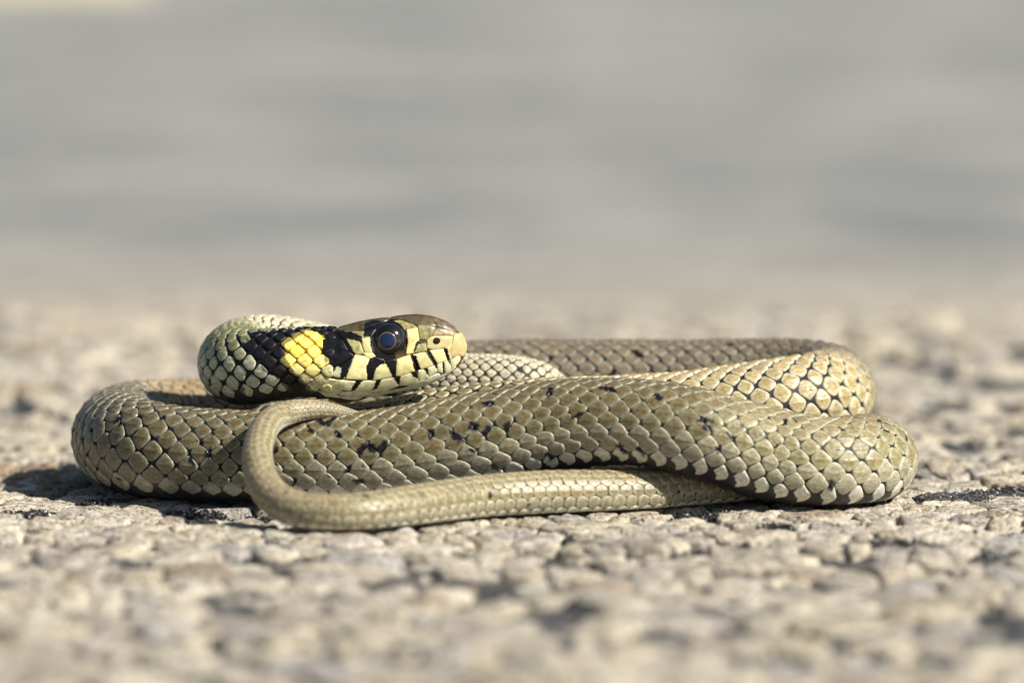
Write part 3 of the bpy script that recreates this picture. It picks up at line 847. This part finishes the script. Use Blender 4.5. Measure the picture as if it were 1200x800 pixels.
def lattice(s0, s1, rows, thmax, pk, start_row=0):
    """centres of overlapping scale rows: (s, theta, half length, half width)"""
    ss = np.arange(s0, s1, 1.0)
    ph = np.concatenate([[0], np.cumsum(1.0 / (pk(ss[:-1]) * rad(ss[:-1])))])
    out = []
    tq = np.linspace(-1, 1, rows); thr_ = thmax * np.sign(tq) * np.abs(tq) ** 1.15
    for rI in range(rows):
        thc = thr_[rI]
        up = thr_[rI + 1] - thc if rI < rows - 1 else (thc - thr_[rI - 1]) * 1.1
        dn = thc - thr_[rI - 1] if rI > 0 else (thr_[1] - thc) * 1.1
        k = np.arange(0, ph[-1] - 0.5) + (0.5 if (rI + start_row) % 2 else 0)
        sc_ = np.interp(k, ph, ss)
        rr = rad(sc_)
        out.append(np.stack([sc_, np.full(len(k), thc), pk(sc_) * rr, up * rr, dn * rr, np.full(len(k), abs(thc) / thmax)], 1))
    return np.vstack(out)

s_tail = np.interp(59, PARS, S)
s_nb = np.interp(6.5, PARS, S); s_hd = np.interp(18, PARS, S)
def pk_main(s):
    return 0.41 + 0.035 * smooth(s, s_nb, s_hd)
LA = lattice(5, s_tail, 19, R(127), pk_main)
LB = lattice(s_tail - 4, LEN - 3, 11, R(140), lambda s: 0.60 + 0 * s)
L_all = np.vstack([LA, LB])
istail = np.arange(len(L_all)) >= len(LA)

rings = [0.22, 0.42, 0.6, 0.75, 0.86, 0.94, 1.0]
KS = 24
rho_s, ang_s, tri_s, q_s = disc(rings, KS)
ca, sa = np.cos(ang_s), np.sin(ang_s)
n = len(L_all)
pr_c = par_at(L_all[:, 0]); tb = props_at(pr_c)
sc_, tc_, hP, wU, wD, row = L_all.T
lowr = smooth(row, .88, .99) * smooth(pr_c, 46, 51) * (pr_c < 59)
jl = rng.normal(1, 0.03, n)
tight = (pr_c < 4.2)
ccx, ccy = proj(surf(sc_, tc_, np.zeros(n)))
tight &= (inside(ccx, ccy, YEL) | ((ccx > 343) & (ccy > 432)))
tb = tb.copy(); tb[tight, 6] = .35; tb[tight, 7] = 8
rr = rad(sc_)
pa = surf(np.clip(sc_ - 2, .5, LEN), tc_, np.zeros(n)); pb = surf(np.clip(sc_ + 2, .5, LEN), tc_, np.zeros(n))
stretch = np.clip(np.linalg.norm(pb - pa, axis=1) / 4, 0.45, 2.2)
PP = hP * stretch
# outline: the cell between the neighbours in the lattice, corners rounded, less half the gap of bare skin
inv = np.zeros((n, KS * len(rings) + 1))
qx = tb[:, 7][:, None]
for dx, dy in ((PP / 2, wU), (-PP / 2, wU), (PP / 2, -wD), (-PP / 2, -wD), (PP, 0 * PP), (-PP, 0 * PP), (0 * PP, wU * 2), (0 * PP, -wD * 2)):
    dd = dx * dx + dy * dy
    pr_ = dx[:, None] * ca[None] + dy[:, None] * sa[None]
    inv += np.where(pr_ > 1e-6, np.maximum(pr_, 1e-6) * 2 / dd[:, None], 0) ** qx
ro = inv ** (-1 / qx)
gapu = tb[:, 6] * (0.8 + 0.4 * rng.uniform(0, 1, n)) * (1 + .4 * np.maximum(stretch - 1, 0))
gapu = np.minimum(gapu, .2 * np.minimum(PP, wU + wD))
ro = (ro * 1.02 - gapu[:, None] + 0.9 * np.maximum(ca, 0)[None] ** 2 * (rr / 56)[:, None]) * jl[:, None]
# each outline a little irregular
ro = ro * (1 + 0.035 * rng.normal(size=(n, 1)) * np.cos(2 * ang_s)[None] + 0.03 * rng.normal(size=(n, 1)) * np.cos(3 * ang_s + 1)[None] + 0.02 * rng.normal(size=(n, 1)) * np.sin(5 * ang_s)[None])
Xs = rho_s[None] * ro * ca[None] * (1 - .16 * lowr)[:, None]; Ys = rho_s[None] * ro * sa[None]
Ys = Ys * (1 + .28 * lowr)[:, None] + .22 * (lowr * wU)[:, None] * np.sign(tc_)[:, None]
A_ = PP * .5; B_ = (wU + wD) * .5
u0 = Xs / A_[:, None]; v0 = Ys / B_[:, None]
u, v = u0, v0
# posterior end (u = +1, towards the tail) stands proud, the front end slips under its neighbours
lift = np.minimum(rr * 0.038, 2.1) * np.interp(pr_c, [0, 8, 19, 22, 29, 34, 44, 48, 75], [1, .8, .8, .8, .8, .8, .85, .66, .66])
s_v = sc_[:, None] + Xs / stretch[:, None]
t_v = tc_[:, None] + Ys / rr[:, None]
keel = np.exp(-(v / 0.09) ** 2) * (1 - smooth(u, 0.5, 0.95)) * (1 - rho_s ** 6)[None]
kl = np.where(np.abs(tc_) < R(105), 0.55, 0.05) * lift
kl = np.where(pr_c < 8, kl * 0.3, kl)
dome = (1 - rho_s ** 5)[None]
off = lift[:, None] * (0.15 + 1.05 * (u * 0.5 + 0.5) * 1.15) + lift[:, None] * 0.6 * dome + keel * kl[:, None]
lip = (rho_s >= 0.999)[None] * lift[:, None] * 1.05
off = off - lip
s_v = np.clip(s_v, 0.5, LEN)
SV = surf(s_v, t_v, off)
m_ = SV.shape[1]
# colours
cen, fr_ = tb[:, 0:3], tb[:, 3:6]
hue = rng.normal(1, 0.08, (n, 1)) * (1 + np.array([.015, 0, -.02]) * rng.normal(size=(n, 1)))
cen = cen * hue; fr_ = fr_ * (0.5 + 0.5 * hue)
low = (.30 * smooth(row, 0.6, 0.85) + .70 * smooth(row, .88, .99)) * tb[:, 8]
white = np.array([.74, .72, .60])
neckpart = smooth(pr_c, 6.0, 4.6)
lowneck = smooth(row, 0.40, 0.66) * neckpart * (.75 + .25 * rng.uniform(0, 1, n))
pale = np.array([.48, .50, .35])
dors = (smooth(row, .42, .1) * (pr_c > 20) * .55)[:, None]
cen = cen * (1 - dors) + cen * np.array([1.17, .99, 1.14]) * dors
ccx, ccy = proj(surf(sc_, tc_, np.zeros(n)))
facing = surf(sc_, tc_, np.zeros(n))[:, 1] < np.interp(sc_, S, CP[:, 1])
cen = cen * (1 - low[:, None]) + white * low[:, None]; fr_ = fr_ * (1 - low[:, None]) + white * low[:, None]
cen = cen * (1 - lowneck[:, None]) + pale * lowneck[:, None]; fr_ = fr_ * (1 - lowneck[:, None]) + pale * 0.95 * lowneck[:, None]
# collar: judged in the side view of the neck, the same on both sides
sel = pr_c < 4.2
yl = sel & inside(ccx, ccy, YEL)
bl = np.zeros(n, bool)
for pg in BLK: bl |= sel & inside(ccx, ccy, pg)
cream = sel & ~yl & ~bl & (((ccx > 343) & (ccy > 432)) | ((ccx > 379) & (ccy > 420)))
yc = np.array([.93, .80, .13]); yc2 = np.array([.92, .84, .36]); yl_low = smooth(ccy, 412, 436)[:, None]
mix = rng.uniform(0, 1, (n, 1))
mix = np.clip(.45 * mix + .6 * yl_low, 0, 1)
cen = np.where(yl[:, None], yc * (1 - mix) + yc2 * mix, cen); fr_ = np.where(yl[:, None], np.array([.88, .60, .08]) * (1 - .5 * yl_low) + yc2 * .5 * yl_low, fr_)
cen = np.where(cream[:, None], np.array([.72, .68, .34]), cen); fr_ = np.where(cream[:, None], np.array([.60, .50, .24]), fr_)
cen = np.where(bl[:, None], np.array([.010, .009, .012]), cen); fr_ = np.where(bl[:, None], np.array([.010, .009, .012]), fr_)
fmix = smooth(rho_s, 0.45, 0.95)[None, :, None]
col = cen[:, None] * (1 - fmix) + fr_[:, None] * fmix
# pale translucent rim on the free edge, dark rim at the hidden end
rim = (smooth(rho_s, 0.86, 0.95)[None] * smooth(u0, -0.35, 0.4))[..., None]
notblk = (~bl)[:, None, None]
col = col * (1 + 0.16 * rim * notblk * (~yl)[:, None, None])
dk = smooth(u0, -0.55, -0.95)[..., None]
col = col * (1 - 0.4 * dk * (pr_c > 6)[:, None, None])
# black flecks: some scales carry a dark corner, more of them on the flanks
thr = rad(np.clip(s_v, 0, LEN)) * t_v
order_s = np.argsort(sc_); ssort = sc_[order_s]
for k in range(640):
    s0 = rng.uniform(s_nb, LEN - 60)
    t0 = rng.choice([-1, 1]) * R(rng.choice([rng.normal(38, 9), rng.normal(76, 9), rng.normal(112, 8), rng.uniform(0, 120)], p=[.22, .38, .25, .15]))
    R0 = rad(s0); rk = R0 * rng.uniform(.035, .12); el = rng.uniform(.6, 1.5); tw = rng.uniform(-.8, .8)
    if rng.uniform() < .3 and s0 > s_tail: continue
    if not (41 < par_at(s0) < 60) and rng.uniform() < .5: continue
    if 20.5 < par_at(s0) < 31 and rng.uniform() < .85: continue
    lo, hi = np.searchsorted(ssort, [s0 - 40, s0 + 40]); ids = order_s[lo:hi]
    ids = ids[np.abs(tc_[ids] - t0) * R0 < 45]
    if not len(ids): continue
    kk = ids[np.argmin(np.hypot(sc_[ids] - s0, (tc_[ids] - t0) * R0))]
    cxn, cyn = [(-.5, 0), (-.36, .5), (-.36, -.5), (.5, 0), (-.25, .75)][rng.choice(5)]
    s0 = sc_[kk] + cxn * PP[kk] / stretch[kk]; t0 = tc_[kk] + cyn * .5 * (wU[kk] + wD[kk]) / R0
    if abs(cyn) > .1: tw = math.copysign(.75, cyn) + rng.normal(0, .15); el = rng.uniform(.55, .8)
    ds = s_v[ids] - s0; dt = R0 * (t_v[ids] - t0)
    ds, dt = ds * math.cos(tw) + dt * math.sin(tw), dt * math.cos(tw) - ds * math.sin(tw)
    # every scale takes the stain a little differently, so its edge breaks at the seams
    dd_ = np.hypot(ds * el, dt / el) * rng.uniform(.75, 1.35, (len(ids), 1)) + 4.0 * fbm(ds * .25 + k * 3.1, dt * .22 + 50, 60, 3)
    fm = smooth(dd_, rk + .9, rk - .6)[..., None]
    col[ids] = col[ids] * (1 - fm) + np.array([.006, .0055, .008]) * fm
# lowest flank rows of the front coils: black skin between white plates
vxx, vyy = proj(SV[sel])
inb = np.zeros(vxx.shape, bool)
for pg in BLK: inb |= inside(vxx + 2.2 * fbm(vxx * .25, vyy * .25, 81, 3), vyy + 2.2 * fbm(vxx * .25, vyy * .25, 85, 3), pg)
iny = inside(vxx + 1.5 * fbm(vxx * .3, vyy * .3, 88, 3), vyy, YEL)
cs = col[sel]
# pigment crosses single scales here and there
cs = np.where((inb & ~iny)[..., None], cs * .25 + np.array([.008, .007, .010]) * .75, cs)
col[sel] = cs
col = np.clip(col, 0.004, 0.92)
suv = np.stack([u0 + np.arange(n)[:, None] * 3.7, v0, np.broadcast_to(rng.uniform(0, 40, (n, 1)), (n, m_))], -1)

# which scales show, and how large
bvh = BVHTree.FromPolygons([tuple(x) for x in BV.tolist()], BF.tolist())
cpt = surf(sc_, tc_, np.full(n, 1.0))
cnr = surf(sc_, tc_, np.full(n, 3.0)) - cpt; cnr /= np.linalg.norm(cnr, axis=1, keepdims=True)
dcam = CAMP - cpt; dl = np.linalg.norm(dcam, axis=1); dcam /= dl[:, None]
fc = (cnr * dcam).sum(1)
area = A_ * B_ * np.clip(fc, 0, 1)
cand = np.argsort(-area)
chosen = []
for k in cand:
    if len(chosen) >= 298 or fc[k] < 0.12: break
    if not (5 < ccx[k] < 1195 and 5 < ccy[k] < 795): continue
    h = bvh.ray_cast(Vector(cpt[k] + cnr[k] * 2), Vector(dcam[k]))
    if h[0] is None: chosen.append(k)
one = np.zeros(n, bool); one[chosen] = True
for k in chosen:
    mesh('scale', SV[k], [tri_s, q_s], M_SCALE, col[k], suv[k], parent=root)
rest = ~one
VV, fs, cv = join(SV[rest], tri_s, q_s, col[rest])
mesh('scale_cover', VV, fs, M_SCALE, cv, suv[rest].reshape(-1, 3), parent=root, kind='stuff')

# belly plates: broad, one to each row of scales
ss = np.arange(8, LEN - 12, 1.0)
ph = np.concatenate([[0], np.cumsum(1.0 / (np.where(ss < s_tail, pk_main(ss), .60) * rad(ss))[:-1])])
k = np.arange(0.25, ph[-1] - .5); sb_ = np.interp(k, ph, ss); hb_ = 0.5 * np.interp(k + .5, ph, ss) - 0.5 * np.interp(k - .5, ph, ss)
gu = np.array([-1.1, -.6, 0, .6, 1.0, 1.15]); gw = np.linspace(R(122), R(238), 15)
rb_ = rad(sb_)
lf_ = np.minimum(rb_ * .035, 1.8)
s_v = sb_[:, None, None] + hb_[:, None, None] * gu[None, :, None] + 0 * gw[None, None]
t_v = gw[None, None] + 0 * s_v
hh = lf_[:, None, None] * (0.3 + 0.55 * (gu[None, :, None] + 1) - np.where(gu[None, :, None] > 1.05, 1.3, 0)) * np.sin((gw - gw[0]) / (gw[-1] - gw[0]) * math.pi)[None, None] ** .3
VB = surf(np.clip(s_v, .5, LEN), t_v, hh)
nb2 = len(k)
qb = grid_faces(6, 15)
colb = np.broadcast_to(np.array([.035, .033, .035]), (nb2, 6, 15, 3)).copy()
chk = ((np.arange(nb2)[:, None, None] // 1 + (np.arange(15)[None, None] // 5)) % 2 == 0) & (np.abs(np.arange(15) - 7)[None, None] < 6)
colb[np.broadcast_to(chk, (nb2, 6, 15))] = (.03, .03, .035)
VVb, fsb, cvb = join(VB.reshape(nb2, -1, 3), [], qb, colb.reshape(-1, 3))
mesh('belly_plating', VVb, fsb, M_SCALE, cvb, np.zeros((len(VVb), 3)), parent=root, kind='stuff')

# report (for tuning)
mind = []
print('LEN', LEN, 'scales', n, 'chosen', len(chosen), 'stones', len(c), int(single.sum()))
